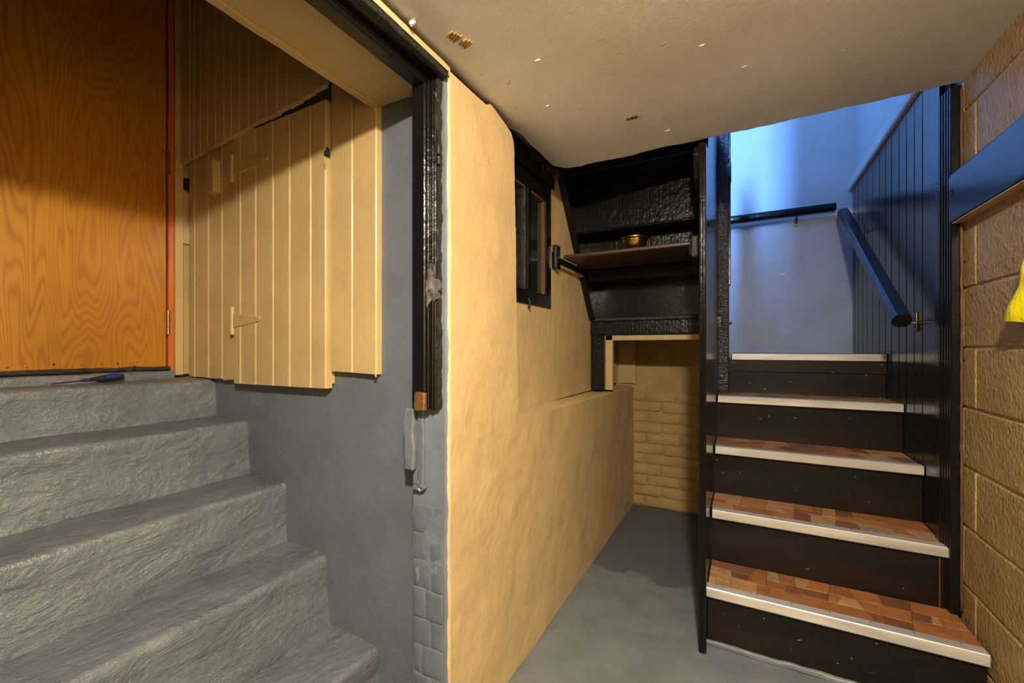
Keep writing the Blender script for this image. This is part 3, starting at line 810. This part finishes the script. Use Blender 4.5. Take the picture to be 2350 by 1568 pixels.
# ------------------------------------------------------------------ small window in the recess
w1 = empty('window_1', (XR, 1.6, WZ0), 'small black framed window in the recess of the cream wall', None, None, 'structure')
fx0, fx1 = XR - .035, XR + .008
box('bottom_rail', (fx0, WY0, WZ0), (fx1, WY1, 1.297), m_black, w1, .003)
box('top_rail', (fx0, WY0, 1.715), (fx1, WY1, WZ1), m_black, w1, .003)
box('head_beam', (XR - .03, 1.30, WZ1), (XR + .004, 1.84, 1.885), m_black_rough, w1, .004, cuts=.05, amp=.003, sc=20)
box('stile', (fx0, 1.735, 1.297), (fx1, WY1, 1.715), m_black, w1, .003)
box('stile', (fx0, WY0, 1.297), (fx1, 1.445, 1.715), m_black, w1, .003)
box('mullion', (fx0, 1.545, 1.297), (fx1 + .002, 1.578, 1.715), m_black, w1, .003)
for y in (1.578, 1.545 - .010, 1.735 - .010): box('glazing_bead', (fx0, y, 1.297), (fx1 - .006, y + .010, 1.715), m_bare if y > 1.7 else m_black_rough, w1, .002)
box('glazing_bead', (fx0, 1.445, 1.705), (fx1 - .006, 1.735, 1.715), m_bare, w1, .002)
for a, b in ((1.445, 1.545), (1.578, 1.735)): box('pane', (XR - .020, a, 1.295), (XR - .016, b, 1.717), m_glass, w1)
tube('catch', [(XR + .006, 1.555, 1.262), (XR + .014, 1.555, 1.245), (XR + .010, 1.558, 1.225)], [.006, .005, .007], m_black_rough, w1, 8)
box('window_lining', (XR - .002, WY1 + .002, 1.50), (XR + .005, WY1 + .028, 1.775), m_cream_wood, w1, .002)
blob('rag_of_paint', (XW - .003, 1.245, 1.452), (.004, .012, .004), m_bare, w1, .9, 2, 1)

# ------------------------------------------------------------------ board on the block wall
bd = empty('wall_board', (.6, 1.3, 1.46), 'long black painted board screwed level to the block wall', 'board')
prism('board', [(.586, 1.462), (.584, 1.470), (.584, 1.612), (.588, 1.618), (.6145, 1.618), (.6145, 1.462)], 1, .62, 1.886, m_black_board, bd, .002)
box('paint_edge', (.588, .62, 1.4585), (.6145, 1.88, 1.4635), m_mortar, bd)
lathe_o = blob('screw', (.583, 1.862, 1.556), (.004, .006, .008), m_metal, bd, .5, 4, 2)

# ------------------------------------------------------------------ yellow plastic hanging on the block wall
def drape(u, v):
    z = 1.452 - v * (1.452 - 1.121)
    yl_ = 1.388 + (1.556 - 1.388) * v; yr_ = 1.352 - .10 * v
    y = yl_ + (yr_ - yl_) * u
    f = .010 * math.sin(u * 13 + v * 2.2) * (0.3 + v) + .008 * noise.noise(Vector((u * 5, v * 6, 3)))
    z += .006 * math.sin(u * 9) * v
    return (.592 + f - .02 * math.sin(math.pi * u) * v, y, z)
yb = empty('plastic_bag', (.59, 1.4, 1.12), 'bright yellow crumpled plastic hanging on the block wall below the board', 'bag')
grid_surf('bag_sheet', drape, 28, 30, m_yellow, yb, False, .0015)
tube('hook', [(.614, 1.37, 1.458), (.590, 1.37, 1.450), (.582, 1.37, 1.460)], .003, m_metal, yb, 8)

# ------------------------------------------------------------------ ceiling lamp (behind the camera)
lp = empty('ceiling_lamp', (LAMP.x, LAMP.y, zceil(LAMP.x)), 'shallow round dome lamp on a white base on the ceiling', 'lamp')
zl_ = zceil(LAMP.x)
lathe('lamp_base', [(.0, 0), (.062, 0), (.062, -.008), (.0, -.008)], (LAMP.x, LAMP.y, zl_ + .002), m_porcelain, lp, 24)
lathe('bulb', [(.0, 0), (.052, 0), (.055, -.008), (.050, -.020), (.038, -.031), (.020, -.037), (.0, -.039)], (LAMP.x, LAMP.y, zl_ - .006), m_bulb, lp, 24)
